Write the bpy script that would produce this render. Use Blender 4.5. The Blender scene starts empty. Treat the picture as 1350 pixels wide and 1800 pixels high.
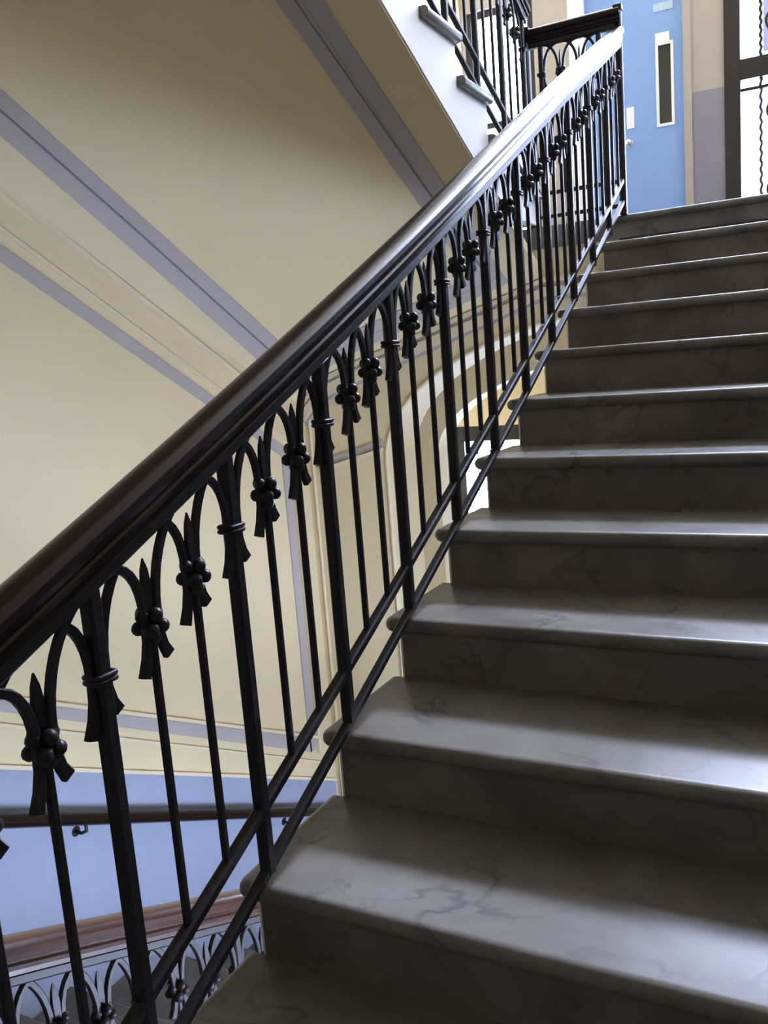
import bpy, bmesh, math, random
from mathutils import Vector, Matrix

random.seed(7)
SC = bpy.context.scene
COL = SC.collection
PI = math.pi

# ------------------------------------------------------------------ camera
FPX = 1532.56                         # focal length in pixels of the 1350x1800 frame
YAW, PITCH, ROLL = 0.484144, -0.1649215, -0.0781857
CAM = Vector((1.0056, -0.88326, 1.14176))
cy, sy, cp, sp = math.cos(YAW), math.sin(YAW), math.cos(PITCH), math.sin(PITCH)
fwd = Vector((-sy * cp, cy * cp, sp)); rgt = Vector((cy, sy, 0)); upv = rgt.cross(fwd)
r2 = rgt * math.cos(ROLL) + upv * math.sin(ROLL)
u2 = -rgt * math.sin(ROLL) + upv * math.cos(ROLL)
cam_d = bpy.data.cameras.new('camera'); cam = bpy.data.objects.new('camera', cam_d); COL.objects.link(cam)
m = Matrix((r2, u2, -fwd)).transposed().to_4x4(); m.translation = CAM
cam.matrix_world = m
cam_d.sensor_fit = 'VERTICAL'; cam_d.sensor_height = 36.0; cam_d.sensor_width = 27.0
cam_d.lens = FPX / 1800 * 36.0
cam_d.clip_start = 0.02; cam_d.clip_end = 200
SC.camera = cam

# ------------------------------------------------------------------ view, sky, sun
SC.view_settings.view_transform = 'Standard'; SC.view_settings.look = 'None'
SC.view_settings.gamma = 1.0; SC.view_settings.use_curve_mapping = False
SC.view_settings.exposure = 0.0
SKY = 31.0; SUN = 7.0
w = bpy.data.worlds.new('sky'); SC.world = w; w.use_nodes = True
bg = w.node_tree.nodes['Background']; bg.inputs[0].default_value = (0.78, 0.90, 1.22, 1); bg.inputs[1].default_value = SKY
sd = bpy.data.lights.new('sun', 'SUN'); sd.energy = SUN; sd.angle = math.radians(7); sd.color = (0.80, 0.90, 1.22)
sun = bpy.data.objects.new('sun', sd); COL.objects.link(sun)
sun.rotation_euler = Vector((-0.06, -1.0, -0.78)).to_track_quat('-Z', 'Y').to_euler()
YF = 7.10                             # facade plane with the doors and the glazing
def portal(name, a0, a1, z0, z1, d0, side=False):
    d = bpy.data.lights.new(name, 'AREA'); d.shape = 'RECTANGLE'; d.size = a1 - a0; d.size_y = z1 - z0
    d.cycles.is_portal = True
    o = bpy.data.objects.new(name, d); COL.objects.link(o)
    if side: o.location = (d0, (a0 + a1) / 2, (z0 + z1) / 2); o.rotation_euler = (PI / 2, 0, PI / 2)
    else: o.location = ((a0 + a1) / 2, d0, (z0 + z1) / 2); o.rotation_euler = (-PI / 2, 0, 0)
UH = (0.20, 1.60, 1.815, 4.40)        # glazed opening on the upper landing (x0, x1, z0, z1)
LH = (-2.32, -0.95, -2.475, 0.50)     # entrance one storey below, lower glazing closed to cut its light
WH = (-2.00, -1.36, 2.15, 4.20)       # narrow window beyond the upper balustrade
SH = (2.90, 3.75, 3.20, 4.30)         # unseen fill window added in the right wall over the flight (y0, y1, z0, z1)
BH = (0.40, 2.90, -2.30, -1.20)       # unseen fill window added in the right wall under the flight
portal('sky_portal', UH[0], UH[1], UH[2], UH[3], YF + 0.30)
portal('sky_portal', LH[0], LH[1], -0.80, LH[3], YF + 0.30)
portal('sky_portal', WH[0], WH[1], WH[2], WH[3], YF + 0.30)
CH = (-1.95, 1.55, 4.46, 7.20)         # unseen glazing added high in the end wall to light the treads
portal('sky_portal', CH[0], CH[1], CH[2], CH[3], YF + 0.30)
portal('sky_portal', *SH, 1.62 + 0.30, True)
portal('sky_portal', *BH, 1.62 + 0.30, True)

# ------------------------------------------------------------------ materials
def mat(name, col, rough=0.6, spec=0.5, noise=0.0, nscale=8.0, bump=0.0, bscale=60.0, coat=0.0, metal=0.0):
    mt = bpy.data.materials.new(name); mt.use_nodes = True
    nt = mt.node_tree; b = nt.nodes['Principled BSDF']
    b.inputs['Base Color'].default_value = (*col, 1); b.inputs['Roughness'].default_value = rough
    b.inputs['Specular IOR Level'].default_value = spec; b.inputs['Metallic'].default_value = metal
    b.inputs['Coat Weight'].default_value = coat; b.inputs['Coat Roughness'].default_value = 0.12
    geo = nt.nodes.new('ShaderNodeNewGeometry')
    if noise:
        n = nt.nodes.new('ShaderNodeTexNoise'); n.inputs['Scale'].default_value = nscale; n.inputs['Detail'].default_value = 5
        nt.links.new(geo.outputs['Position'], n.inputs['Vector'])
        mx = nt.nodes.new('ShaderNodeMix'); mx.data_type = 'RGBA'
        mx.inputs[6].default_value = (*[c * (1 - noise) for c in col], 1)
        mx.inputs[7].default_value = (*[min(1, c * (1 + noise)) for c in col], 1)
        nt.links.new(n.outputs['Fac'], mx.inputs[0]); nt.links.new(mx.outputs[2], b.inputs['Base Color'])
    if bump:
        n2 = nt.nodes.new('ShaderNodeTexNoise'); n2.inputs['Scale'].default_value = bscale; n2.inputs['Detail'].default_value = 4
        nt.links.new(geo.outputs['Position'], n2.inputs['Vector'])
        bp = nt.nodes.new('ShaderNodeBump'); bp.inputs['Strength'].default_value = bump; bp.inputs['Distance'].default_value = 0.004
        nt.links.new(n2.outputs['Fac'], bp.inputs['Height']); nt.links.new(bp.outputs['Normal'], b.inputs['Normal'])
    return mt

def marble(name, col, dirt, vein, rough):
    mt = bpy.data.materials.new(name); mt.use_nodes = True
    nt = mt.node_tree; L = nt.links; b = nt.nodes['Principled BSDF']
    geo = nt.nodes.new('ShaderNodeNewGeometry')
    oi = nt.nodes.new('ShaderNodeObjectInfo')
    add = nt.nodes.new('ShaderNodeVectorMath'); add.operation = 'ADD'
    mul = nt.nodes.new('ShaderNodeVectorMath'); mul.operation = 'SCALE'; mul.inputs[0].default_value = (7, 13, 5)
    L.new(oi.outputs['Random'], mul.inputs['Scale'])
    L.new(geo.outputs['Position'], add.inputs[0]); L.new(mul.outputs[0], add.inputs[1])
    big = nt.nodes.new('ShaderNodeTexNoise'); big.inputs['Scale'].default_value = 3.0; big.inputs['Detail'].default_value = 6; big.inputs['Distortion'].default_value = 0.6
    L.new(add.outputs[0], big.inputs['Vector'])
    r1 = nt.nodes.new('ShaderNodeValToRGB'); r1.color_ramp.elements[0].position = 0.33; r1.color_ramp.elements[1].position = 0.68
    r1.color_ramp.elements[0].color = (*dirt, 1); r1.color_ramp.elements[1].color = (*col, 1)
    L.new(big.outputs['Fac'], r1.inputs[0])
    # veins: thin ridges where a distorted noise crosses its middle value
    vn = nt.nodes.new('ShaderNodeTexNoise'); vn.inputs['Scale'].default_value = 4.5; vn.inputs['Detail'].default_value = 8; vn.inputs['Distortion'].default_value = 0.5
    L.new(add.outputs[0], vn.inputs['Vector'])
    r2_ = nt.nodes.new('ShaderNodeValToRGB'); e = r2_.color_ramp.elements
    e[0].position = 0.465; e[0].color = (0, 0, 0, 1); e[1].position = 0.520; e[1].color = (0, 0, 0, 1)
    k = e.new(0.5); k.color = (1, 1, 1, 1)
    L.new(vn.outputs['Fac'], r2_.inputs[0])
    f = nt.nodes.new('ShaderNodeMath'); f.operation = 'MULTIPLY'; L.new(r2_.outputs[0], f.inputs[0])
    mk = nt.nodes.new('ShaderNodeTexNoise'); mk.inputs['Scale'].default_value = 5.5; mk.inputs['Detail'].default_value = 3
    L.new(add.outputs[0], mk.inputs['Vector'])
    mkr = nt.nodes.new('ShaderNodeMapRange'); mkr.inputs[1].default_value = 0.42; mkr.inputs[2].default_value = 0.68; mkr.inputs[3].default_value = 0.05; mkr.inputs[4].default_value = 0.62
    L.new(mk.outputs['Fac'], mkr.inputs[0]); L.new(mkr.outputs[0], f.inputs[1])
    mx = nt.nodes.new('ShaderNodeMix'); mx.data_type = 'RGBA'; mx.inputs[7].default_value = (*vein, 1)
    L.new(f.outputs[0], mx.inputs[0]); L.new(r1.outputs[0], mx.inputs[6]); L.new(mx.outputs[2], b.inputs['Base Color'])
    b.inputs['Specular IOR Level'].default_value = 0.19
    fine = nt.nodes.new('ShaderNodeTexNoise'); fine.inputs['Scale'].default_value = 14; fine.inputs['Detail'].default_value = 6
    L.new(add.outputs[0], fine.inputs['Vector'])
    mr = nt.nodes.new('ShaderNodeMapRange'); mr.inputs[3].default_value = rough - 0.03; mr.inputs[4].default_value = rough + 0.05
    L.new(fine.outputs['Fac'], mr.inputs[0]); L.new(mr.outputs[0], b.inputs['Roughness'])
    bp = nt.nodes.new('ShaderNodeBump'); bp.inputs['Strength'].default_value = 0.015; bp.inputs['Distance'].default_value = 0.01
    L.new(fine.outputs['Fac'], bp.inputs['Height']); L.new(bp.outputs['Normal'], b.inputs['Normal'])
    return mt

def wood(name, dark, light, rough, coat):
    mt = bpy.data.materials.new(name); mt.use_nodes = True
    nt = mt.node_tree; L = nt.links; b = nt.nodes['Principled BSDF']
    tc = nt.nodes.new('ShaderNodeTexCoord'); mp = nt.nodes.new('ShaderNodeMapping'); mp.inputs['Scale'].default_value = (40, 3, 40)
    L.new(tc.outputs['Object'], mp.inputs['Vector'])
    n = nt.nodes.new('ShaderNodeTexNoise'); n.inputs['Scale'].default_value = 2; n.inputs['Detail'].default_value = 6
    L.new(mp.outputs[0], n.inputs['Vector'])
    r = nt.nodes.new('ShaderNodeValToRGB'); r.color_ramp.elements[0].color = (*dark, 1); r.color_ramp.elements[1].color = (*light, 1)
    L.new(n.outputs['Fac'], r.inputs[0]); L.new(r.outputs[0], b.inputs['Base Color'])
    b.inputs['Roughness'].default_value = rough; b.inputs['Coat Weight'].default_value = coat; b.inputs['Coat Roughness'].default_value = 0.1
    b.inputs['Specular IOR Level'].default_value = 0.35
    return mt

def glass(name, tint, gloss):
    mt = bpy.data.materials.new(name); mt.use_nodes = True
    nt = mt.node_tree; nt.nodes.remove(nt.nodes['Principled BSDF']); out = nt.nodes['Material Output']
    t = nt.nodes.new('ShaderNodeBsdfTransparent'); t.inputs[0].default_value = (*tint, 1)
    g = nt.nodes.new('ShaderNodeBsdfGlossy'); g.inputs['Roughness'].default_value = 0.03
    mx = nt.nodes.new('ShaderNodeMixShader'); mx.inputs[0].default_value = gloss
    nt.links.new(t.outputs[0], mx.inputs[1]); nt.links.new(g.outputs[0], mx.inputs[2]); nt.links.new(mx.outputs[0], out.inputs[0])
    return mt

M = {}
M['cream'] = mat('cream_paint', (0.74, 0.63, 0.405), 0.75, 0.25, 0.05, 2.5, 0.15, 45)
M['cream_trim'] = mat('cream_moulding_paint', (0.78, 0.68, 0.48), 0.6, 0.3, 0.03, 5, 0.08, 60)
M['grey'] = mat('grey_band_paint', (0.45, 0.415, 0.405), 0.7, 0.25, 0.05, 6, 0.1, 60)
M['line'] = mat('dark_grey_line_paint', (0.20, 0.20, 0.24), 0.7, 0.2, 0.05, 6)
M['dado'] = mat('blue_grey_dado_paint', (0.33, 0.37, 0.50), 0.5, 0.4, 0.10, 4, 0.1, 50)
M['stone_dado'] = mat('grey_dado_paint', (0.24, 0.235, 0.31), 0.55, 0.4, 0.12, 5, 0.1, 50)
M['white'] = mat('white_string_paint', (0.86, 0.85, 0.82), 0.6, 0.3, 0.03, 4, 0.08, 50)
M['pink'] = mat('pale_beige_wall_paint', (0.42, 0.385, 0.37), 0.7, 0.25, 0.05, 3, 0.1, 50)
M['marble'] = marble('veined_marble', (0.215, 0.203, 0.182), (0.13, 0.115, 0.095), (0.06, 0.06, 0.065), 0.24)
M['riser'] = marble('worn_riser_marble', (0.245, 0.205, 0.17), (0.135, 0.108, 0.088), (0.07, 0.065, 0.06), 0.45)
M['iron'] = mat('dark_painted_iron', (0.020, 0.017, 0.019), 0.40, 0.27, 0.15, 30, 0.25, 120)
M['handrail'] = wood('varnished_dark_wood', (0.006, 0.0022, 0.002), (0.020, 0.0075, 0.006), 0.24, 0.0)
M['redwood'] = wood('varnished_red_brown_wood', (0.035, 0.011, 0.007), (0.085, 0.030, 0.018), 0.26, 0.3)
M['blue'] = mat('blue_door_paint', (0.24, 0.40, 0.80), 0.45, 0.4, 0.04, 3, 0.05, 60)
M['frame'] = mat('dark_window_frame_paint', (0.028, 0.026, 0.026), 0.5, 0.3, 0.1, 10, 0.1, 40)
M['metal'] = mat('bright_metal', (0.80, 0.80, 0.80), 0.25, 0.5, metal=0.9)
M['label'] = mat('white_label', (0.87, 0.91, 0.97), 0.6)
M['sticker'] = mat('pale_blue_sticker', (0.45, 0.62, 0.85), 0.5, 0.5, 0.25, 40)
M['smoke'] = mat('dark_wired_glass', (0.05, 0.06, 0.055), 0.15, 0.5)
M['glass'] = glass('clear_glass', (0.97, 0.98, 1.0), 0.05)
M['lilac'] = glass('frosted_lilac_glass', (0.150, 0.144, 0.158), 0.04)

# ------------------------------------------------------------------ mesh helpers
def mesh(name, verts, faces, smooth=False, recalc=True):
    me = bpy.data.meshes.new(name)
    bm = bmesh.new()
    vs = [bm.verts.new(v) for v in verts]
    for f in faces:
        try: bm.faces.new([vs[i] for i in f])
        except ValueError: pass
    if recalc: bmesh.ops.recalc_face_normals(bm, faces=bm.faces)
    for f in bm.faces: f.smooth = smooth
    bm.to_mesh(me); bm.free()
    return me

class B:
    """collects shapes for ONE mesh object"""
    def __init__(s): s.v = []; s.f = []
    def add(s, vs, fs):
        n = len(s.v); s.v += [tuple(v) for v in vs]; s.f += [tuple(i + n for i in f) for f in fs]; return s
    def box(s, x0, x1, y0, y1, z0, z1):
        return s.add([(x0, y0, z0), (x1, y0, z0), (x1, y1, z0), (x0, y1, z0), (x0, y0, z1), (x1, y0, z1), (x1, y1, z1), (x0, y1, z1)],
                     [(0, 3, 2, 1), (4, 5, 6, 7), (0, 1, 5, 4), (1, 2, 6, 5), (2, 3, 7, 6), (3, 0, 4, 7)])
    def prism(s, pts, ax, a0, a1):
        """closed polygon pts (2D) extruded along axis ax (0: pts are y,z; 1: x,z; 2: x,y)"""
        def P(p, a): return (a, p[0], p[1]) if ax == 0 else (p[0], a, p[1]) if ax == 1 else (p[0], p[1], a)
        n = len(pts)
        return s.add([P(p, a0) for p in pts] + [P(p, a1) for p in pts],
                     [tuple(range(n))[::-1], tuple(range(n, 2 * n))] + [(i, (i + 1) % n, n + (i + 1) % n, n + i) for i in range(n)])
    def sweep(s, path, prof, side=Vector((1, 0, 0)), caps=True, closed=False):
        """profile (u along side, v along the normal) swept along a path of points; prof may be a function of the index"""
        path = [Vector(p) for p in path]; n = len(path); rings = []
        for i, p in enumerate(path):
            a = path[(i - 1) % n] if closed else path[max(i - 1, 0)]; b = path[(i + 1) % n] if closed else path[min(i + 1, n - 1)]
            t = (b - a).normalized(); sd_ = (side - t * side.dot(t)).normalized(); nn = sd_.cross(t)
            pr = prof(i) if callable(prof) else prof
            rings.append([p + sd_ * u + nn * v for u, v in pr])
        k = len(rings[0]); vs = [v for r in rings for v in r]; fs = []
        for i in range(n if closed else n - 1):
            j = (i + 1) % n
            for q in range(k):
                fs.append((i * k + q, i * k + (q + 1) % k, j * k + (q + 1) % k, j * k + q))
        if caps and not closed:
            fs.append(tuple(range(k))[::-1]); fs.append(tuple(range((n - 1) * k, n * k)))
        return s.add(vs, fs)
    def tube(s, path, r, n=8, side=Vector((1, 0.013, 0)), closed=False):
        def pr(i):
            rr = r(i) if callable(r) else r
            return [(rr * math.cos(2 * PI * q / n), rr * math.sin(2 * PI * q / n)) for q in range(n)]
        return s.sweep(path, pr, side, True, closed)
    def ball(s, c, r, seg=10, rings=6, sc=(1, 1, 1), ridge=0.0):
        vs = [(c[0], c[1], c[2] + r * sc[2])]; fs = []
        for i in range(1, rings):
            a = PI * i / rings
            for j in range(seg):
                b = 2 * PI * j / seg; rr = r * (1 - (ridge if j % 2 else 0))
                vs.append((c[0] + rr * sc[0] * math.sin(a) * math.cos(b), c[1] + rr * sc[1] * math.sin(a) * math.sin(b), c[2] + r * sc[2] * math.cos(a)))
        vs.append((c[0], c[1], c[2] - r * sc[2])); last = len(vs) - 1
        for j in range(seg):
            fs.append((0, 1 + j, 1 + (j + 1) % seg))
            for i in range(rings - 2):
                a, b = 1 + i * seg + j, 1 + i * seg + (j + 1) % seg
                fs.append((a, a + seg, b + seg, b))
            fs.append((last, 1 + (rings - 2) * seg + (j + 1) % seg, 1 + (rings - 2) * seg + j))
        return s.add(vs, fs)
    def me(s, name, smooth=False): return mesh(name, s.v, s.f, smooth)

def obj(name, me, mt, parent=None, loc=(0, 0, 0)):
    if isinstance(me, B): me = me.me(name)
    o = bpy.data.objects.new(name, me); COL.objects.link(o)
    if mt is not None and len(me.materials) == 0: me.materials.append(mt)
    o.location = loc
    if parent is not None: o.parent = parent
    return o
def smooth_by_angle(me, deg=40):
    for p in me.polygons: p.use_smooth = True
    me.set_sharp_from_angle(angle=math.radians(deg))
    return me
def thing(name, label, cat, loc=(0, 0, 0), rotz=0, group=None):
    o = bpy.data.objects.new(name, None); COL.objects.link(o); o.empty_display_size = 0.1
    o.location = loc; o.rotation_euler = (0, 0, rotz)
    o['label'] = label; o['category'] = cat
    if group: o['group'] = group
    return o
def tag(o, label, cat, group=None):
    o['label'] = label; o['category'] = cat
    if group: o['group'] = group
    return o
def struct(name, me, mt, label=None, cat=None):
    o = obj(name, me, mt); o['kind'] = 'structure'
    if label: o['label'] = label
    if cat: o['category'] = cat
    return o
def sempty(name, label, cat):
    o = bpy.data.objects.new(name, None); COL.objects.link(o); o.empty_display_size = 0.1
    o['kind'] = 'structure'; o['label'] = label; o['category'] = cat
    return o

# ------------------------------------------------------------------ dimensions
G, R = 0.3504, 0.165; S = R / G; NOSE = 0.0243; TH = 0.040; NR = 13
XW = -2.03                            # left wall
XR = 1.62                             # right wall
XC = -0.415                           # well side of the opposite flights
YA = 3.88                             # arched wall under the landing
ZL = 11 * R                           # upper landing, 1.815
ZB = -2 * R                           # lower half landing, -0.33
ZG = ZB - NR * R                      # lower landing, -2.475
YC = 3.835                            # first nosing of the upper flight
YZ = -0.93 + NR * G                   # local origin of the lower flight
OFFX = [-2.03, -1.95, -1.81, -1.54, -1.30, -0.93, -0.72, -0.415]
OFFV = [2.76, 2.85, 2.94, 3.03, 3.10, 3.21, 3.27, 3.37]
def interp(x, xs, vs):
    if x <= xs[0]: return vs[0]
    for i in range(len(xs) - 1):
        if x <= xs[i + 1]:
            t = (x - xs[i]) / (xs[i + 1] - xs[i]); return vs[i] * (1 - t) + vs[i + 1] * t
    return vs[-1]
def off(x): return interp(x, OFFX, OFFV)
def zsoff(x, y): return off(x) - S * y

# ------------------------------------------------------------------ setting: walls, floors, ceilings
def wall_grid(x0, x1, z0, z1, holes, y0, y1):
    """wall slab in the x-z plane from y0 to y1 with rectangular holes (x0,x1,z0,z1)"""
    b = B()
    xs = sorted({x0, x1, *[h[0] for h in holes], *[h[1] for h in holes]}); zs = sorted({z0, z1, *[h[2] for h in holes], *[h[3] for h in holes]})
    def inh(xa, xb, za, zb):
        return any(h[0] - 1e-6 <= xa and xb <= h[1] + 1e-6 and h[2] - 1e-6 <= za and zb <= h[3] + 1e-6 for h in holes)
    for i in range(len(xs) - 1):
        k = 0
        while k < len(zs) - 1:
            if inh(xs[i], xs[i + 1], zs[k], zs[k + 1]): k += 1; continue
            j = k
            while j + 1 < len(zs) - 1 and not inh(xs[i], xs[i + 1], zs[j + 1], zs[j + 2]): j += 1
            b.box(xs[i], xs[i + 1], y0, y1, zs[k], zs[j + 1]); k = j + 1
    return b
struct('wall_left', B().box(XW - 0.2, XW, -3.2, 3.9, ZG, 7.9).box(XW - 0.2, XW, 3.9, YF, ZL, 7.9), M['cream'], 'cream plastered side wall along the stairwell', 'wall')
wrb = B()
for v in wall_grid(-3.2, YF, ZG, 7.9, [SH, BH], 0, 1).v: wrb.v.append((XR + 0.2 * v[1], v[0], v[2]))
wrb.f = wall_grid(-3.2, YF, ZG, 7.9, [SH, BH], 0, 1).f
struct('wall_right', wrb, M['cream'], 'cream wall on the open side of the marble flight', 'wall')
struct('wall_back', B().box(XW - 0.2, XR + 0.2, -3.4, -3.2, ZG, 7.9), M['cream'], 'cream wall behind the half landing', 'wall')
DH = (-0.95, -0.09, ZL, 4.15)         # blue door opening
struct('wall_front', wall_grid(-2.65, XR + 0.2, ZG, 7.9, [UH, DH, LH, CH, WH], YF, YF + 0.2), M['pink'], 'pale beige end wall with blue door and glazed screen', 'wall')
struct('wall_vestibule', B().box(-2.65, -2.45, YA, YF, ZG, 1.70).box(-2.45, XW - 0.2, YA, YA + 0.1, ZG, 1.70), M['cream'], 'pale vestibule wall beyond the arch beneath the landing', 'wall')
struct('wall_front_lower', wall_grid(-2.449, XR - 0.01, ZG, 1.60, [LH], YF - 0.012, YF - 0.001), M['cream'], 'cream plaster around the entrance below the landing', 'wall')
struct('ceiling.004', B().box(-2.449, XR - 0.01, YA + 0.442, YF - 0.013, 1.60, 1.698), M['cream'], 'cream ceiling of the vestibule under the landing', 'ceiling')
# floors
struct('floor', B().box(-2.65, XR + 0.2, 3.55, YF + 0.2, ZG - 0.15, ZG).box(-2.03, XR, -3.2, 3.55, ZG - 0.15, ZG), M['marble'], 'pale marble floor of the lower landing', 'floor')
struct('floor.001', B().box(XW, XR, YA - 0.01, YF, 1.70, ZL - 0.001).box(-2.45, XW, YA + 0.1, YF, 1.70, 1.80), M['marble'], 'marble floor slab of the upper landing', 'floor')
struct('floor.002', B().box(-0.2, XR, -3.2, -G + NOSE, ZB - 0.2, ZB - 0.001).box(XW, -0.2, -3.2, -0.93 + 0.03, ZB - 0.2, ZB - 0.001), M['marble'], 'marble floor of the half landing below the flight', 'floor')
struct('ceiling', B().box(-2.65, XR + 0.2, -3.4, YF + 0.2, 7.9, 8.05), M['cream'], 'cream ceiling above the stairwell', 'ceiling')
struct('ceiling.001', B().box(XW, XR, -3.2, -0.38, 3.70, 3.915), M['cream'], 'cream underside of the half landing above', 'ceiling')

struct('ceiling.002', B().prism([(-0.37, 3.72), (3.86, 5.57), (3.86, 5.8), (-0.37, 3.95)], 0, 0.01, XR - 0.01), M['cream'], 'unseen sloping cream slab added overhead to shade the treads', 'ceiling')  # unseen slab added to keep light from above off the treads
struct('ceiling.003', B().prism([(3.86, 5.72), (-0.37, 7.62), (-0.37, 7.85), (3.86, 5.95)], 0, XW + 0.01, XC), M['cream'], 'unseen sloping cream slab added above the upper flight to block light', 'ceiling')  # second unseen slab, added to cut light in the upper well
# arched wall under the landing edge
AX, AA, AZ, AB = 0.20, 1.65, 0.57, 0.80
def arch_z(x): return AZ + AB * math.sqrt(max(0.0, 1 - ((x - AX) / AA) ** 2))
aw = B(); N = 44
xs = [AX + AA * math.cos(PI - (PI * 0.965) * i / N) for i in range(N + 1)]
xs = [x for x in xs if x < XR - 0.01] + [XR]
Y2 = YA + 0.44
top = 1.70
aw.box(XW, AX - AA, YA, Y2, ZG, top)
for a, b_ in zip(xs[:-1], xs[1:]):
    za, zb = arch_z(a), arch_z(b_)
    aw.add([(a, YA, za), (b_, YA, zb), (b_, YA, top), (a, YA, top), (a, Y2, za), (b_, Y2, zb), (b_, Y2, top), (a, Y2, top)],
           [(0, 1, 2, 3), (4, 7, 6, 5), (0, 4, 5, 1), (3, 2, 6, 7)])
struct('wall_arch', aw, M['cream'], 'cream wall with wide arched opening beneath the upper landing', 'wall')
# second, deeper arch inside the vestibule
aw2 = B(); A2, Z2, B2, Y3, Y4 = 1.89, 0.45, 0.72, 5.20, 5.46
arch2 = lambda x: Z2 + B2 * math.sqrt(max(0.0, 1 - ((x - AX) / A2) ** 2))
xs2 = [AX - A2 * math.cos(PI * i / N) for i in range(N + 1)]
xs2 = [x for x in xs2 if x < XR - 0.02] + [XR - 0.012]
aw2.box(-2.449, AX - A2, Y3, Y4, ZG, 1.599)
for a, b_ in zip(xs2[:-1], xs2[1:]):
    za, zb = arch2(a), arch2(b_)
    aw2.add([(a, Y3, za), (b_, Y3, zb), (b_, Y3, 1.599), (a, Y3, 1.599), (a, Y4, za), (b_, Y4, zb), (b_, Y4, 1.599), (a, Y4, 1.599)],
            [(0, 1, 2, 3), (4, 7, 6, 5), (0, 4, 5, 1), (3, 2, 6, 7)])
struct('wall_arch.001', aw2, M['cream'], 'second cream arch deeper in the vestibule before the bright entrance', 'wall')
# arch edge roll moulding
pth = [(AX - AA, YA - 0.004, ZG)] + [(AX - AA, YA - 0.004, z) for z in (-1.5, -0.5, 0.3)] + [(x, YA - 0.004, arch_z(x)) for x in xs]
struct('trim_1', smooth_by_angle(B().tube(pth, 0.011, 8, Vector((0, 1, 0))).me('trim_1')), M['cream_trim'], 'slim rounded moulding around the arch opening', 'moulding')

# cornice of grey and cream fillets where the soffit meets the arched wall
cx = [XW + 0.02 + (0.0 - XW - 0.02) * i / 30 for i in range(31)]
def fillet(name, d0, d1, dep, mt, label):
    b = B()
    sec = lambda x: (zsoff(x, YA) - d0, zsoff(x, YA) - d1 - 0.03 * max(0, min(1, (-0.6 - x) / 1.3)) * (d1 / 0.11))
    vs = []; fs = []
    for x in cx:
        a, c = sec(x); vs += [(x, YA + 0.01, a), (x, YA - dep, a), (x, YA - dep, c), (x, YA + 0.01, c)]
    for i in range(len(cx) - 1):
        for q in range(4): fs.append((i * 4 + q, i * 4 + (q + 1) % 4, i * 4 + 4 + (q + 1) % 4, i * 4 + 4 + q))
    fs += [(0, 1, 2, 3), tuple(len(vs) - 4 + q for q in (3, 2, 1, 0))]
    b.add(vs, fs)
    return struct(name, b, mt, label, 'moulding')
fillet('trim_2', -0.004, 0.020, 0.030, M['cream_trim'], 'cream fillet topping the curved cornice on the arched wall')
fillet('trim_3', 0.020, 0.046, 0.018, M['grey'], 'upper grey stripe of the curved cornice on the arched wall')
fillet('trim_4', 0.046, 0.096, 0.028, M['cream_trim'], 'broad cream band of the curved cornice on the arched wall')
fillet('trim_5', 0.096, 0.116, 0.014, M['grey'], 'lower grey stripe of the curved cornice on the arched wall')
# panel head on the narrow pier left of the arch
struct('trim_6', B().prism([(XW + 0.10, 0.53), (-1.47, 0.655), (-1.47, 0.70), (XW + 0.10, 0.575)], 1, YA - 0.012, YA + 0.01), M['grey'], 'short grey band across the pier beside the arch', 'moulding')
struct('trim_7', B().prism([(XW + 0.10, 0.505), (-1.47, 0.63), (-1.47, 0.652), (XW + 0.10, 0.527)], 1, YA - 0.024, YA + 0.01), M['cream_trim'], 'cream ledge under the grey band on the pier', 'moulding')
rp = [(XW + 0.045, YA - 0.003, z) for z in (-2.4, -1, 0, 0.8, 0.95)] + [(XW + 0.05 + 0.012 * k * k, YA - 0.003, 0.95 + 0.045 * k) for k in (1, 2, 3)]
struct('trim_8', smooth_by_angle(B().tube(rp, 0.010, 6, Vector((0, 1, 0))).me('trim_8')), M['cream_trim'], 'thin upright cream moulding in the corner by the pier', 'moulding')

# left wall mouldings: strips between two sloping lines z = k*y + c
def strip(name, k0, c0, k1, c1, ya, yb, dep, mt, label):
    return struct(name, B().prism([(ya, k0 * ya + c0), (yb, k0 * yb + c0), (yb, k1 * yb + c1), (ya, k1 * ya + c1)], 0, XW - 0.01, XW + dep), mt, label, 'moulding')
strip('trim_9', -0.550, 2.690, -0.550, 2.618, -0.6, 3.66, 0.012, M['grey'], 'grey sloping band along the top of the left wall panel')
strip('trim_10', -0.555, 2.775, -0.555, 2.758, -0.6, 3.80, 0.018, M['cream_trim'], 'thin cream fillet just above the grey panel band')
strip('trim_11', -0.555, 2.952, -0.555, 2.925, -0.6, 3.84, 0.030, M['cream_trim'], 'cream sloping moulding at the top of the left wall')
strip('trim_12', -0.508, 0.646, -0.508, 0.626, -0.6, 3.69, 0.022, M['cream_trim'], 'slim beige moulding over the lower pale blue band')
strip('trim_13', -0.508, 0.624, -0.529, 0.600, -0.6, 3.60, 0.010, M['grey'], 'pale blue grey band along the foot of the left wall panel')
strip('trim_14', -0.531, 0.552, -0.531, 0.538, -0.6, 3.69, 0.016, M['cream_trim'], 'thin cream line below the pale blue band')
struct('trim_15', B().box(XW - 0.01, XW + 0.010, 3.585, 3.655, -1.30, 0.68), M['grey'], 'upright pale blue grey band ending the left wall panel', 'moulding')
struct('trim_16', B().box(XW - 0.01, XW + 0.024, 3.668, 3.692, -1.34, 0.75), M['cream_trim'], 'upright beige moulding beside the panel end', 'moulding')
strip('trim_17', -0.503, 0.330, -0.503, 0.311, -0.6, 3.86, 0.018, M['cream_trim'], 'cream capping line along the top of the blue grey dado')
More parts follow.
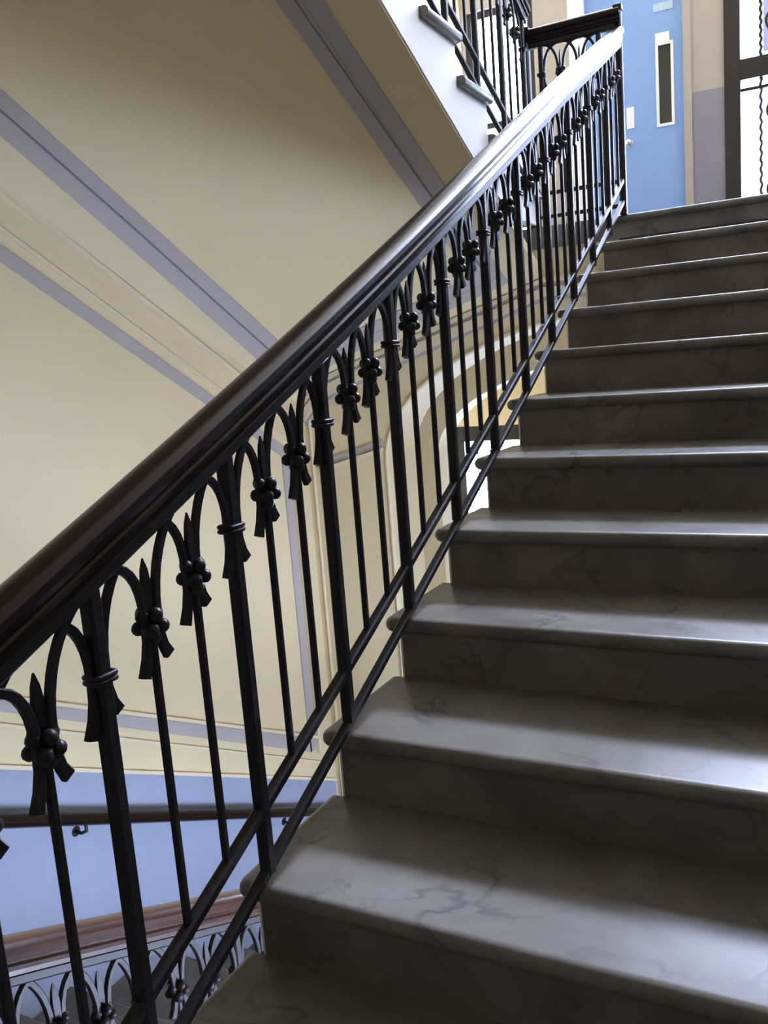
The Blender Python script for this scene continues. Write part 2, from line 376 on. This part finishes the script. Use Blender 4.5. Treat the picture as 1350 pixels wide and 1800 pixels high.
struct('wall_left_dado', B().prism([(-0.6, 0.612), (3.86, 0.311 - 0.503 * 3.86), (3.86, ZG + 0.01), (-0.6, ZG + 0.01)], 0, XW - 0.01, XW + 0.006), M['dado'], 'blue grey painted dado along the lower left wall', 'wall')
struct('wall_right_dado', B().prism([(-3.2, ZB), (-0.6, ZB), (3.85, ZL), (YF, ZL), (YF, ZL + 1.33), (3.75, ZL + 1.33), (-0.75, ZB + 1.33), (-3.2, ZB + 1.33)], 0, XR - 0.006, XR + 0.01), M['stone_dado'], 'grey painted dado along the wall beside the marble flight', 'wall')
struct('wall_back_dado', B().box(XW, XR - 0.01, -3.21, -3.194, ZB, ZB + 1.33), M['stone_dado'], 'grey painted dado behind the half landing', 'wall')
struct('wall_left_upper_dado', B().prism([(YC, ZL + R), (-0.36, 3.96), (-0.36, 5.29), (YC, ZL + R + 1.33)], 0, XW - 0.01, XW + 0.001), M['stone_dado'], 'grey painted dado along the wall beside the upper flight', 'wall')
struct('wall_front_dado', B().box(-0.045, 0.195, YF - 0.006, YF + 0.01, ZL, 3.145), M['stone_dado'], 'grey painted dado between blue door and glazed screen', 'wall')

# ------------------------------------------------------------------ marble flights
def tread_mesh(x0, x1, y0, y1, zt, th):
    r = th / 2; b = B(); n = 8; rings = []
    for i in range(n + 1):
        t = -PI / 2 + PI * i / n
        ins = r * (1 - math.cos(t)); z = zt - r + r * math.sin(t)
        c = 0.03
        ring = [(x1, y1, z), (x0 + ins, y1, z)]
        for q in range(5):
            a = PI + (PI / 2) * q / 4
            ring.append((x0 + c + (c - ins) * math.cos(a), y0 + c + (c - ins) * math.sin(a), z))
        ring.append((x1, y0 + ins, z)); rings.append(ring)
    k = len(rings[0]); vs = [v for rg in rings for v in rg]; fs = []
    for i in range(n):
        for q in range(k): fs.append((i * k + q, i * k + (q + 1) % k, (i + 1) * k + (q + 1) % k, (i + 1) * k + q))
    fs += [tuple(range(k))[::-1], tuple(range(n * k, n * k + k))]
    b.add(vs, fs)
    return smooth_by_angle(b.me('tread'), 35)
WF = 1.612
TM = tread_mesh(-0.045, WF, 0.0, G + NOSE, 0.0, TH); TM.materials.append(M['marble'])
RM = B().box(0.0, WF, NOSE, NOSE + 0.03, -R, -TH + 0.001).me('riser'); RM.materials.append(M['riser'])
prof_x = [0.0, 0.305, 0.515, 0.885, 1.125, 1.395, 1.535, 1.615]
prof_d = [ZL + R + S * YC - v for v in OFFV[::-1]]                     # depth of the soffit under the nosing line, from the well to the wall
def string_mesh():
    b = B()
    for i in range(1, NR + 1):
        ya, yb = i * G + NOSE + 0.031, (i + 1) * G + NOSE + 0.03
        if i == NR: yb = ya + 0.02
        lo = lambda y: S * y - prof_d[0] - 0.004
        zt = i * R - TH + 0.0005
        b.prism([(ya - 0.030, max(lo(ya), 0.002)), (yb - 0.026 if i < NR else yb, max(lo(yb), 0.002)), (yb - 0.026 if i < NR else yb, zt), (ya - 0.030, zt)], 0, -0.006, 0.05)
    return b.me('string')
def soffit_mesh():
    b = B(); ys = [G * 0.9 + (NR * G - G * 0.9 + 0.018) * j / 4 for j in range(5)]
    vs, fs = [], []; k = len(prof_x)
    for j, y in enumerate(ys):
        for x, d in zip(prof_x, prof_d): vs.append((x, y, S * y - d))
    for j, y in enumerate(ys):
        for x, d in zip(prof_x, prof_d): vs.append((x, y, S * y - d + 0.05))
    n = len(vs) // 2
    for j in range(4):
        for i in range(k - 1):
            a = j * k + i; fs.append((a, a + 1, a + k + 1, a + k)); fs.append((n + a, n + a + k, n + a + k + 1, n + a + 1))
        a = j * k; fs.append((a, a + k, n + a + k, n + a)); a += k - 1; fs.append((a, n + a, n + a + k, a + k))
    for i in range(k - 1):
        fs.append((i, n + i, n + i + 1, i + 1)); a = 4 * k + i; fs.append((a, a + 1, n + a + 1, n + a))
    b.add(vs, fs); return smooth_by_angle(b.me('soffit'), 30)
STM, SOM = string_mesh(), soffit_mesh(); STM.materials.append(M['white']); SOM.materials.append(M['cream'])
def flight(label, loc, rotz, landing=True):
    t = thing('staircase', label, 'staircase', loc, rotz)
    for i in range(1, NR + 1):
        if i < NR: obj('tread', TM, None, t, (0, i * G, i * R))
        obj('riser', RM, None, t, (0, i * G, i * R))
    me = tread_mesh(-0.045, WF, 0.0, 0.033, 0.0, TH); obj('tread', me, M['marble'], t, (0, NR * G, NR * R))
    obj('string', STM, None, t); obj('soffit', SOM, None, t)
    return t
fl_a = flight('veined marble stair flight with dark risers climbing to the blue door', (0, -2 * G, ZB), 0)
fl_c = flight('upper stair flight seen from below, cream soffit framed by grey bands', (XC, YC + G, ZL), PI)
fl_z = flight('lower stair flight descending along the blue grey dado', (XC, YZ, ZG), PI)

# painted bands on the soffit of the upper flight (world coordinates turned into the flight's own)
def band(xa0, xa1, xb0, xb1, ya, yb, mt, dep, name='painted_band', label=None):
    """strip on the soffit between x=xa0..xa1 at y=ya and x=xb0..xb1 at y=yb"""
    vs, fs = [], []; n, kx = 8, 4
    for j in range(n + 1):
        t = j / n; y = ya + (yb - ya) * t
        for lay in (0.004, -dep):
            for i in range(kx + 1):
                x = (xa0 * (1 - t) + xb0 * t) * (1 - i / kx) + (xa1 * (1 - t) + xb1 * t) * i / kx
                vs.append((XC - x, YC + G - y, zsoff(x, y) + lay - ZL))
    k = kx + 1; w2 = 2 * k
    for j in range(n):
        for i in range(kx):
            a = j * w2 + i; fs.append((a, a + 1, a + 1 + w2, a + w2)); fs.append((a + k, a + k + w2, a + k + 1 + w2, a + k + 1))
        a = j * w2; fs.append((a, a + w2, a + w2 + k, a + k)); a += kx; fs.append((a, a + k, a + k + w2, a + w2))
    for base, in ((0,), (n * w2,)):
        for i in range(kx): a = base + i; fs.append((a, a + 1, a + k + 1, a + k))
    me = mesh(name, vs, fs); me.materials.append(mt)
    o = obj(name, me, None, fl_c)
    if label: o['label'] = label
    return o
Y0 = -0.1; YE = 3.66
band(-0.652, -0.565, -0.648, -0.574, Y0, YE, M['grey'], 0.006)
band(-0.668, -0.600, -0.722, -0.652, Y0, YE, M['grey'], 0.010)
band(-0.6395, -0.6340, -0.6500, -0.6440, Y0, YE, M['line'], 0.012, 'painted_line', 'thin dark line between the grey bands')
def lin(xa, y1, xb, y2, y): return xa + (xb - xa) * (y - y1) / (y2 - y1)
bu = lambda y: lin(-1.708, 1.54, -1.827, 3.33, y); bmid = lambda y: lin(-1.778, 1.587, -1.895, 3.342, y); bl = lambda y: lin(-1.857, 1.641, -1.974, 3.369, y)
band(bmid(Y0) + 0.003, bu(Y0), bmid(YE) + 0.003, bu(YE), Y0, YE, M['grey'], 0.006)
band(bl(Y0), bmid(Y0) - 0.003, bl(YE), bmid(YE) - 0.003, Y0, YE, M['grey'], 0.010)
band(bmid(Y0) - 0.003, bmid(Y0) + 0.003, bmid(YE) - 0.003, bmid(YE) + 0.003, Y0, YE, M['line'], 0.012, 'painted_line', 'thin dark line between the grey bands')
band(-1.95, -0.574, -1.95, -0.574, 3.60, 3.69, M['grey'], 0.007)
band(-1.95, -0.574, -1.95, -0.574, 3.69, 3.77, M['grey'], 0.010)

# ------------------------------------------------------------------ wrought-iron balustrades
P = G / 3                             # spacing of the bars
KN = 0.69                             # height of knots and collars over the nosing line
def bow(s): return 0.020 * (min(0.0, max(s, 2.0) - 6.2) / 4.2) ** 2
def sq(a, b=None):
    b = b or a; c = 0.18 * min(a, b)
    return [(-a / 2 + c, -b / 2), (a / 2 - c, -b / 2), (a / 2, -b / 2 + c), (a / 2, b / 2 - c), (a / 2 - c, b / 2), (-a / 2 + c, b / 2), (-a / 2, b / 2 - c), (-a / 2, -b / 2 + c)]
def vbar(z0, z1, a):
    return B().sweep([(0, 0, z0), (0, 0, z1)], sq(a), Vector((1, 0, 0)))
def arch_mesh(slope, half=0, rise=0.142, flare=0.016):
    """interlaced arch over two bar spacings, its feet running past the knots into splayed tails; sheared along the flight"""
    a = P - 0.0145; pts = []
    tail = [(a - flare, -0.075), (a - 0.006, -0.052), (a - 0.001, -0.026)]
    right = [(u, v) for u, v in tail]
    n = 9
    for i in range(0, n + 1):
        t = PI / 2 * i / n; right.append((a * math.cos(t) ** 0.86, rise * math.sin(t) ** 0.86))
    left = [(-u, v) for u, v in right[::-1]][1:]
    pl = right + left
    if half == 1: pl = right[:]
    if half == -1: pl = [(0, rise)] + left
    path = [(0.0, u, KN + v + slope * u) for u, v in pl]
    L = len(path)
    def pr(i):
        e = min(i, L - 1 - i); wd = {0: 0.0215, 1: 0.0180, 2: 0.0152}.get(e, 0.0145)
        if half == 1 and i > L / 2: wd = 0.0145
        if half == -1 and i < L / 2: wd = 0.0145
        return sq(0.0125, wd)
    return smooth_by_angle(B().sweep(path, pr, Vector((1, 0, 0))).me('arch'), 35)
def rosette_mesh():
    b = B()
    for k in range(4):
        a = k * PI / 2
        b.ball((0.0145 * math.cos(a), 0.0155 * math.sin(a), KN + 0.011), 0.0122, 12, 6, (1, 1, 1.05), ridge=0.05)
    for k in range(4):
        a = PI / 4 + k * PI / 2; r_ = 0.0190 if k % 2 == 0 else 0.0145
        b.ball((r_ * math.cos(a), r_ * math.sin(a), KN - (0.010 if k % 2 == 0 else 0.013)), 0.0120 if k % 2 == 0 else 0.0145, 12, 6, (1, 1, 1.0), ridge=0.07)
    b.ball((0, 0, KN - 0.024), 0.0160, 16, 8, (1, 1, 1.1), ridge=0.06)
    return smooth_by_angle(b.me('rosette'), 50)
def spear_mesh():
    pts = [(0, 0, KN + 0.0), (0, 0, KN + 0.03), (0, 0, KN + 0.06), (0, 0, KN + 0.085), (0, 0, KN + 0.103)]
    ws = [(0.010, 0.014), (0.010, 0.020), (0.009, 0.021), (0.007, 0.014), (0.002, 0.003)]
    return smooth_by_angle(B().sweep(pts, lambda i: sq(*ws[i]), Vector((1, 0, 0))).me('spear_tip'), 40)
def collar_mesh():
    b = B(); 
    def rect(z, hx, hy, r):
        return [(hx * sx, hy * sy_, z) for sx, sy_ in ((1, 1), (-1, 1), (-1, -1), (1, -1))]
    for z in (KN + 0.0042, KN - 0.0042):
        for i in range(2): pass
        n = 12; path = []
        for (cx_, cy_, a0) in ((0.0105, 0.0150, 0), (-0.0105, 0.0150, 90), (-0.0105, -0.0150, 180), (0.0105, -0.0150, 270)):
            for q in range(3):
                a = math.radians(a0 + 45 * q); path.append((cx_ + 0.004 * math.cos(a), cy_ + 0.004 * math.sin(a), z))
        b.sweep(path, [(0.0045 * math.cos(2 * PI * q / 8), 0.0045 * math.sin(2 * PI * q / 8)) for q in range(8)], Vector((0, 0, 1)), closed=True)
    return smooth_by_angle(b.me('collar'), 50)
IR = M['iron']
ME = {}
ME['main'] = vbar(0.02, 0.85, 0.0265).me('post'); ME['thin'] = vbar(0.145, KN + 0.01, 0.0130).me('baluster')
ME['arch'] = arch_mesh(S); ME['arch_end'] = arch_mesh(S, -1); ME['arch_l'] = arch_mesh(0.0)
ME['ros'] = rosette_mesh(); ME['spear'] = spear_mesh(); ME['collar'] = collar_mesh()
for k_ in ME: ME[k_].materials.append(IR)
HPROF = [(-0.019, 0.0), (0.019, 0.0), (0.020, 0.010), (0.027, 0.014), (0.029, 0.022), (0.025, 0.027), (0.026, 0.030), (0.035, 0.036), (0.038, 0.046),
         (0.036, 0.056), (0.029, 0.064), (0.017, 0.069), (0.0, 0.071), (-0.017, 0.069), (-0.029, 0.064), (-0.036, 0.056), (-0.038, 0.046),
         (-0.035, 0.036), (-0.026, 0.030), (-0.025, 0.027), (-0.029, 0.022), (-0.027, 0.014), (-0.020, 0.010)]
HPROF = [(-u, v) for u, v in HPROF]
def bl_line(f, s0, s1, n=24):
    out = []
    for i in range(n + 1):
        s = s0 + (s1 - s0) * i / n; out.append((0, s * G, S * s * G + f(s)))
    return out
def t2(s): return ((max(s, 1.0) - 6.4) / 4.6)
f_low = lambda s: 0.012 + 0.026 * t2(s) ** 2
f_up = lambda s: 0.127 + (0.045 if t2(s) < 0 else 0.034) * t2(s) ** 2 - 0.02 * max(0, t2(s))
f_iron = lambda s: 0.824 + 0.034 * min(0, t2(s)) ** 2 + 0.006 * max(0, t2(s)) - 0.030 * max(0, t2(s) - 0.75)
def mainpost(t, s, y=None):
    p = obj('post', ME['main'], None, t, (0, s * G, S * s * G))
    obj('collar', ME['collar'], None, p, (0, 0, bow(s)))
def thinbar(t, s):
    p = obj('baluster', ME['thin'], None, t, (0, s * G, S * s * G))
    obj('spear_tip', ME['spear'], None, p, (0, 0, bow(s))); obj('rosette', ME['ros'], None, p, (0, 0, bow(s)))
_rail_cache = {}
def railing(label, loc, rotz, newel_top, s_end=12.955, wood_mat=None, s_start=0.7):
    t = thing('balustrade', label, 'railing', loc, rotz, 'wrought-iron stair balustrades')
    n = int((s_end - 1.05) * 3)
    for j in range(n + 1):
        s = 1.05 + j / 3
        if j % 3 == 0: mainpost(t, s)
        else: thinbar(t, s)
        if j > 0: obj('arch', ME['arch'] if j < n else ME['arch_end'], None, t, (0.0035 if j % 2 else -0.0035, s * G, S * s * G + bow(s)))
    obj('bottom_rail', B().sweep(bl_line(f_low, s_start, s_end), sq(0.022, 0.020)), IR, t)
    obj('bottom_rail', B().sweep(bl_line(f_up, s_start, s_end), sq(0.024, 0.022)), IR, t)
    ib = obj('top_bar', B().sweep(bl_line(f_iron, s_start, s_end), sq(0.036, 0.024)), IR, t)
    hr = obj('handrail', smooth_by_angle(B().sweep(bl_line(lambda s: f_iron(s) + 0.0125, s_start, s_end), HPROF).me('handrail'), 28), wood_mat or M['handrail'], t)
    # first post at the foot of the flight
    nb = B().sweep([(0, 0, S * s_start * G - R), (0, 0, S * s_start * G + 0.95)], sq(0.042)); nb.ball((0, 0, S * s_start * G + 0.96), 0.03, 12, 8)
    if newel_top is not None: obj('newel', nb, IR, t, (0, s_start * G, 0))
    return t
XA = 0.0327
ra = railing('main dark iron balustrade with wooden handrail beside the marble flight', (XA, -2 * G, ZB), 0, 2.8)
rc = railing('iron balustrade rising overhead along the upper flight', (XC - XA, YC + G, ZL), PI, None, s_start=0.94, s_end=12.9)
rz = railing('lower iron balustrade with red brown handrail glimpsed through the bars', (XC - XA, YZ, ZG), PI, 0, wood_mat=M['redwood'], s_end=13.2)

# ------------------------------------------------------------------ guard railing across the well on the landing
YG = 3.866
gd = thing('landing_guard', 'short level iron guard railing across the well on the upper landing', 'railing', (0, YG, ZL))
xa, xc = XA, XC - XA
def newel(x, top, a, nm='newel'):
    b = B().sweep([(0, 0, 0.0), (0, 0, top)], sq(a)); b.box(-a * 0.62, a * 0.62, -a * 0.62, a * 0.62, top - 0.012, top + 0.012)
    b.ball((0, 0, top + 0.012), a * 0.5, 12, 6, (1, 1, 0.5))
    return obj(nm, b, IR, gd, (x, 0, 0))
newel(xa, 0.985, 0.034); newel(xc, 0.985, 0.044)
def xrail(z, pr): return B().sweep([(xc + 0.02, 0, z), (xa + 0.005, 0, z)], pr, Vector((0, -1, 0)))
obj('bottom_rail', xrail(0.045, sq(0.022, 0.020)), IR, gd); obj('bottom_rail', xrail(0.165, sq(0.022, 0.020)), IR, gd)
obj('top_bar', xrail(0.905, sq(0.034, 0.026)), IR, gd)
hp = B().sweep([(xc - 0.03, 0, 0.9175), (xa + 0.012, 0, 0.9175)], HPROF, Vector((0, -1, 0)))
obj('handrail', smooth_by_angle(hp.me('handrail'), 28), M['handrail'], gd)
gx = [xc + 0.082, xc + 0.182, xc + 0.282, xc + 0.382]
DZ = 0.066
for i, x in enumerate(gx):
    if i in (0, 3):
        p = obj('post', vbar(0.045, 0.905, 0.026), IR, gd, (x, 0, 0)); c = obj('collar', ME['collar'], None, p, (0, 0, DZ)); c.rotation_euler = (0, 0, PI / 2)
    else:
        p = obj('baluster', vbar(0.165, KN + DZ + 0.01, 0.013), IR, gd, (x, 0, 0))
        obj('spear_tip', ME['spear'], None, p, (0, 0, DZ)); obj('rosette', ME['ros'], None, p, (0, 0, DZ))
ga = arch_mesh(0.0); ga.materials.append(IR); gal = arch_mesh(0.0, 1); gal.materials.append(IR); gar = arch_mesh(0.0, -1); gar.materials.append(IR)
for x, me in ((gx[0], gal), (gx[1], ga), (gx[2], ga), (gx[3], gar)):
    o = obj('arch', me, None, gd, (x, 0, DZ)); o.rotation_euler = (0, 0, -PI / 2); o.scale = (1, 0.86, 1)

# ------------------------------------------------------------------ wall handrail with brackets
wr = thing('wall_handrail', 'brown wooden handrail fixed along the blue grey dado on the left wall', 'handrail', (0, 0, 0))
XH = XW + 0.075
wpath = [(XH, y, 0.092 - 0.5 * y) for y in (-0.5, 0.5, 1.5, 2.5, 3.5, 3.72)] + [(XH - 0.02, 3.77, 0.092 - 0.5 * 3.77), (XW + 0.004, 3.79, 0.092 - 0.5 * 3.79)]
obj('rail', smooth_by_angle(B().sweep(wpath, [(0.028 * math.cos(2 * PI * q / 14), 0.030 * math.sin(2 * PI * q / 14)) for q in range(14)], Vector((1, 0, 0))).me('rail'), 40), M['handrail'], wr)
for y in (0.1, 1.66, 3.22):
    z = 0.092 - 0.5 * y
    b = B().tube([(XW + 0.002, y, z - 0.075), (XW + 0.04, y, z - 0.078), (XH, y, z - 0.060), (XH, y, z - 0.026)], 0.008, 8, Vector((0, 1, 0)))
    b.tube([(XW, y, z - 0.075), (XW + 0.008, y, z - 0.075)], 0.024, 14, Vector((0, 1, 0)))
    obj('bracket', smooth_by_angle(b.me('bracket'), 40), IR, wr)

# ------------------------------------------------------------------ blue door on the upper landing
d1 = sempty('door_1', 'blue painted door with narrow vision panel at the top of the stairs', 'door')
y0 = YF + 0.03
obj('door_leaf', wall_grid(-0.618, -0.118, ZL + 0.005, 3.815, [(-0.322, -0.215, 2.955, 3.575)], y0, y0 + 0.045), M['blue'], d1)
obj('side_leaf', B().box(-0.915, -0.624, y0, y0 + 0.045, ZL + 0.005, 3.815), M['blue'], d1)
obj('transom_panel', B().box(-0.915, -0.118, y0 + 0.004, y0 + 0.045, 3.8165, 4.12), M['blue'], d1)
obj('door_frame', B().box(-0.118, -0.055, YF - 0.015, YF + 0.08, ZL, 4.25).box(-0.915, -0.118, YF - 0.012, YF + 0.08, 4.12, 4.25).box(-0.915, -0.118, y0 + 0.047, y0 + 0.060, ZL, 4.12), M['pink'], d1)
obj('casing', B().box(-1.05, -0.915, YF - 0.015, YF + 0.08, ZL, 4.25), M['label'], d1)['label'] = 'casing left of the blue door, whitened as if window lit'  # white colour stands in for window light on this casing
vp = obj('vision_panel', B().box(-0.322, -0.215, y0 + 0.012, y0 + 0.022, 2.955, 3.575), M['smoke'], d1)
obj('glazing_bead', wall_grid(-0.340, -0.197, 2.937, 3.593, [(-0.318, -0.219, 2.959, 3.571)], y0 - 0.010, y0 + 0.004), M['label'], vp)
obj('label', B().box(-0.338, -0.226, y0 - 0.013, y0 - 0.0005, 3.590, 3.665), M['label'], d1)['label'] = 'small white paper label over the vision panel'
obj('push_plate', B().box(-0.588, -0.526, y0 - 0.008, y0 + 0.002, 2.968, 3.138), M['label'], d1)
kb = B().tube([(-0.568, y0 + 0.002, 2.851), (-0.568, y0 - 0.045, 2.851)], 0.012, 12); kb.ball((-0.568, y0 - 0.055, 2.851), 0.028, 16, 10, (1, 0.8, 1)); kb.tube([(-0.568, y0 + 0.001, 2.851), (-0.568, y0 - 0.006, 2.851)], 0.030, 16)
obj('knob', smooth_by_angle(kb.me('knob'), 40), M['metal'], d1)
obj('sticker', B().box(-0.350, -0.195, y0 - 0.003, y0 + 0.004, 3.835, 3.895), M['sticker'], d1)['label'] = 'pale blue sticker on the panel over the door'

# ------------------------------------------------------------------ glazed screens with wrought-iron scrolls
def scroll(cx_, cz, r, turns, a0, sgn=1, n=26):
    return [(cx_ + sgn * (r * (1 - 0.78 * i / n)) * math.cos(a0 + turns * 2 * PI * i / n), 0.0, cz + (r * (1 - 0.78 * i / n)) * math.sin(a0 + turns * 2 * PI * i / n)) for i in range(n + 1)]
w1 = sempty('window_1', 'tall dark framed glazed screen with iron scrolls right of the blue door', 'window')
F = M['frame']; yf0, yf1 = YF - 0.02, YF + 0.09
for (a, b_) in ((0.195, 0.315), (0.86, 0.95), (1.49, 1.60)): obj('stile', B().box(a, b_, yf0, yf1, ZL, 4.40), F, w1)
panes = []
for (a, b_) in ((0.315, 0.86), (0.95, 1.49)):
    for (c, d) in ((ZL, ZL + 0.13), (3.165, 3.32), (4.28, 4.40)): obj('cross_rail', B().box(a, b_, yf0 + 0.008, yf1 - 0.008, c, d), F, w1)
    for (c, d) in ((ZL + 0.13, 3.165), (3.32, 4.28)):
        obj('pane', B().box(a, b_, YF + 0.05, YF + 0.056, c, d), M['glass'], w1)
yi = YF + 0.015
for x_off in (0.0, 0.635):
    def T(p): return [(x_off + q[0], yi, q[2]) for q in p]
    for xb in (0.463, 0.712):
        b = B()
        nseg = 60
        for (za, zb) in ((1.95, 3.165), (3.32, 4.28)):
            path = [(x_off + xb + 0.006 * math.cos(1.6 * k), yi + 0.006 * math.sin(1.6 * k), za + (zb - za) * k / nseg) for k in range(nseg + 1)]
            b.tube(path, 0.013, 6)
        obj('iron_bar', smooth_by_angle(b.me('iron_bar'), 50), F, w1)
    for (cz, r) in ((2.90, 0.095), (2.30, 0.095), (3.56, 0.10), (4.10, 0.10)):
        for sg in (-1, 1):
            c0 = 0.5875 + sg * 0.022
            pa = [(c0 + sg * 0.0, 0, cz + r + 0.09), ] + scroll(0.5875 + sg * 0.0, cz, r, 1.3, PI / 2, sg)
            obj('iron_scroll', smooth_by_angle(B().tube(T(pa), 0.011, 6, Vector((0, 1, 0))).me('iron_scroll'), 50), F, w1)
    obj('iron_crossbar', B().box(x_off + 0.315, x_off + 0.86 - (0.005 if x_off else 0), yi - 0.006, yi + 0.006, 3.080, 3.105), F, w1)
    obj('frosted_panel', B().box(x_off + 0.478, x_off + 0.697, YF + 0.060, YF + 0.064, 3.36, 4.26), M['lilac'], w1)

w2 = sempty('window_2', 'bright dark framed glazed entrance seen low between the steps and bars', 'window')
for (a, b_) in ((-2.32, -2.235), (-1.05, -0.95)): obj('stile', B().box(a, b_, yf0, yf1, ZG, 0.50), F, w2)
for (a, b_) in ((-2.235, -1.05),):
    for (c, d) in ((ZG, ZG + 0.15), (-0.82, -0.72), (0.355, 0.50)): obj('cross_rail', B().box(a, b_, yf0 + 0.008, yf1 - 0.008, c, d), F, w2)
    obj('pane', B().box(a, b_, YF + 0.05, YF + 0.056, -0.72, 0.355), M['glass'], w2)
    obj('blanking_panel', B().box(a, b_, YF + 0.03, YF + 0.06, ZG + 0.15, -0.82).box(a + 0.09, b_ - 0.09, YF + 0.02, YF + 0.03, ZG + 0.26, -0.93), F, w2)  # panel added to close the lower glazing and dim the soffit
for xb in (-2.115, -1.972, -1.83, -1.45, -1.2):
    b = B().tube([(xb + 0.003 * math.cos(1.4 * k), yi + 0.003 * math.sin(1.4 * k), -0.72 + 0.95 * k / 40) for k in range(41)], 0.006, 6); b.ball((xb, yi, 0.245), 0.014, 8, 6, (1, 1, 1.8))
    obj('iron_bar', smooth_by_angle(b.me('iron_bar'), 50), F, w2)
for xb in (-2.04, -1.90):
    obj('iron_scroll', smooth_by_angle(B().tube([(q[0], yi, q[2]) for q in scroll(xb, -0.22, 0.06, 1.3, PI / 2)], 0.005, 6, Vector((0, 1, 0))).me('iron_scroll'), 50), F, w2)

# windows added to the right wall out of view, to light the upper string and the lower walls
def fill_window(name, label, H):
    e = sempty(name, label, 'window'); a, b_, c, d = H; t = 0.06; mid = (a + b_) / 2
    for (p, q) in ((a, a + t), (mid - t / 2, mid + t / 2), (b_ - t, b_)): obj('stile', B().box(XR + 0.04, XR + 0.12, p, q, c, d), F, e)
    for (p, q) in ((a + t, mid - t / 2), (mid + t / 2, b_ - t)):
        for (u, v) in ((c, c + t), (d - t, d)): obj('cross_rail', B().box(XR + 0.045, XR + 0.115, p, q, u, v), F, e)
        obj('pane', B().box(XR + 0.078, XR + 0.083, p, q, c + t, d - t), M['glass'], e)
fill_window('added_window_3', 'unseen two light window added in the right wall to light the upper string', SH)
fill_window('added_window_4', 'unseen two light window added in the right wall to light the lower walls', BH)

w5 = sempty('added_window_5', 'unseen clerestory glazing added high in the end wall to light the treads', 'window')  # added out of view as the source of the bright tread strips
nx = 5
for i in range(nx + 1):
    x = CH[0] + (CH[1] - CH[0]) * i / nx; obj('stile', B().box(max(x - 0.035, CH[0]), min(x + 0.035, CH[1]), yf0, yf1, CH[2], CH[3]), F, w5)
for i in range(nx):
    a = CH[0] + (CH[1] - CH[0]) * i / nx + (0.07 if i == 0 else 0.035) - (0.035 if i == 0 else 0); b_ = CH[0] + (CH[1] - CH[0]) * (i + 1) / nx - 0.035
    for (c, d) in ((CH[2], CH[2] + 0.07), (6.12, 6.18), (CH[3] - 0.07, CH[3])): obj('cross_rail', B().box(a, b_, yf0 + 0.008, yf1 - 0.008, c, d), F, w5)
    for (c, d) in ((CH[2] + 0.07, 6.12), (6.18, CH[3] - 0.07)): obj('pane', B().box(a, b_, YF + 0.05, YF + 0.056, c, d), M['glass'], w5)

w6 = sempty('window_6', 'bright narrow window beyond the upper balustrade left of the blue door', 'window')
for (a, b_) in ((WH[0], WH[0] + 0.06), (WH[1] - 0.06, WH[1])): obj('stile', B().box(a, b_, yf0 + 0.05, yf1, WH[2], WH[3]), F, w6)
for (c, d) in ((WH[2], WH[2] + 0.06), (3.20, 3.25), (WH[3] - 0.06, WH[3])): obj('cross_rail', B().box(WH[0] + 0.06, WH[1] - 0.06, yf0 + 0.058, yf1 - 0.008, c, d), F, w6)
for (c, d) in ((WH[2] + 0.06, 3.20), (3.25, WH[3] - 0.06)): obj('pane', B().box(WH[0] + 0.06, WH[1] - 0.06, YF + 0.05, YF + 0.056, c, d), M['glass'], w6)
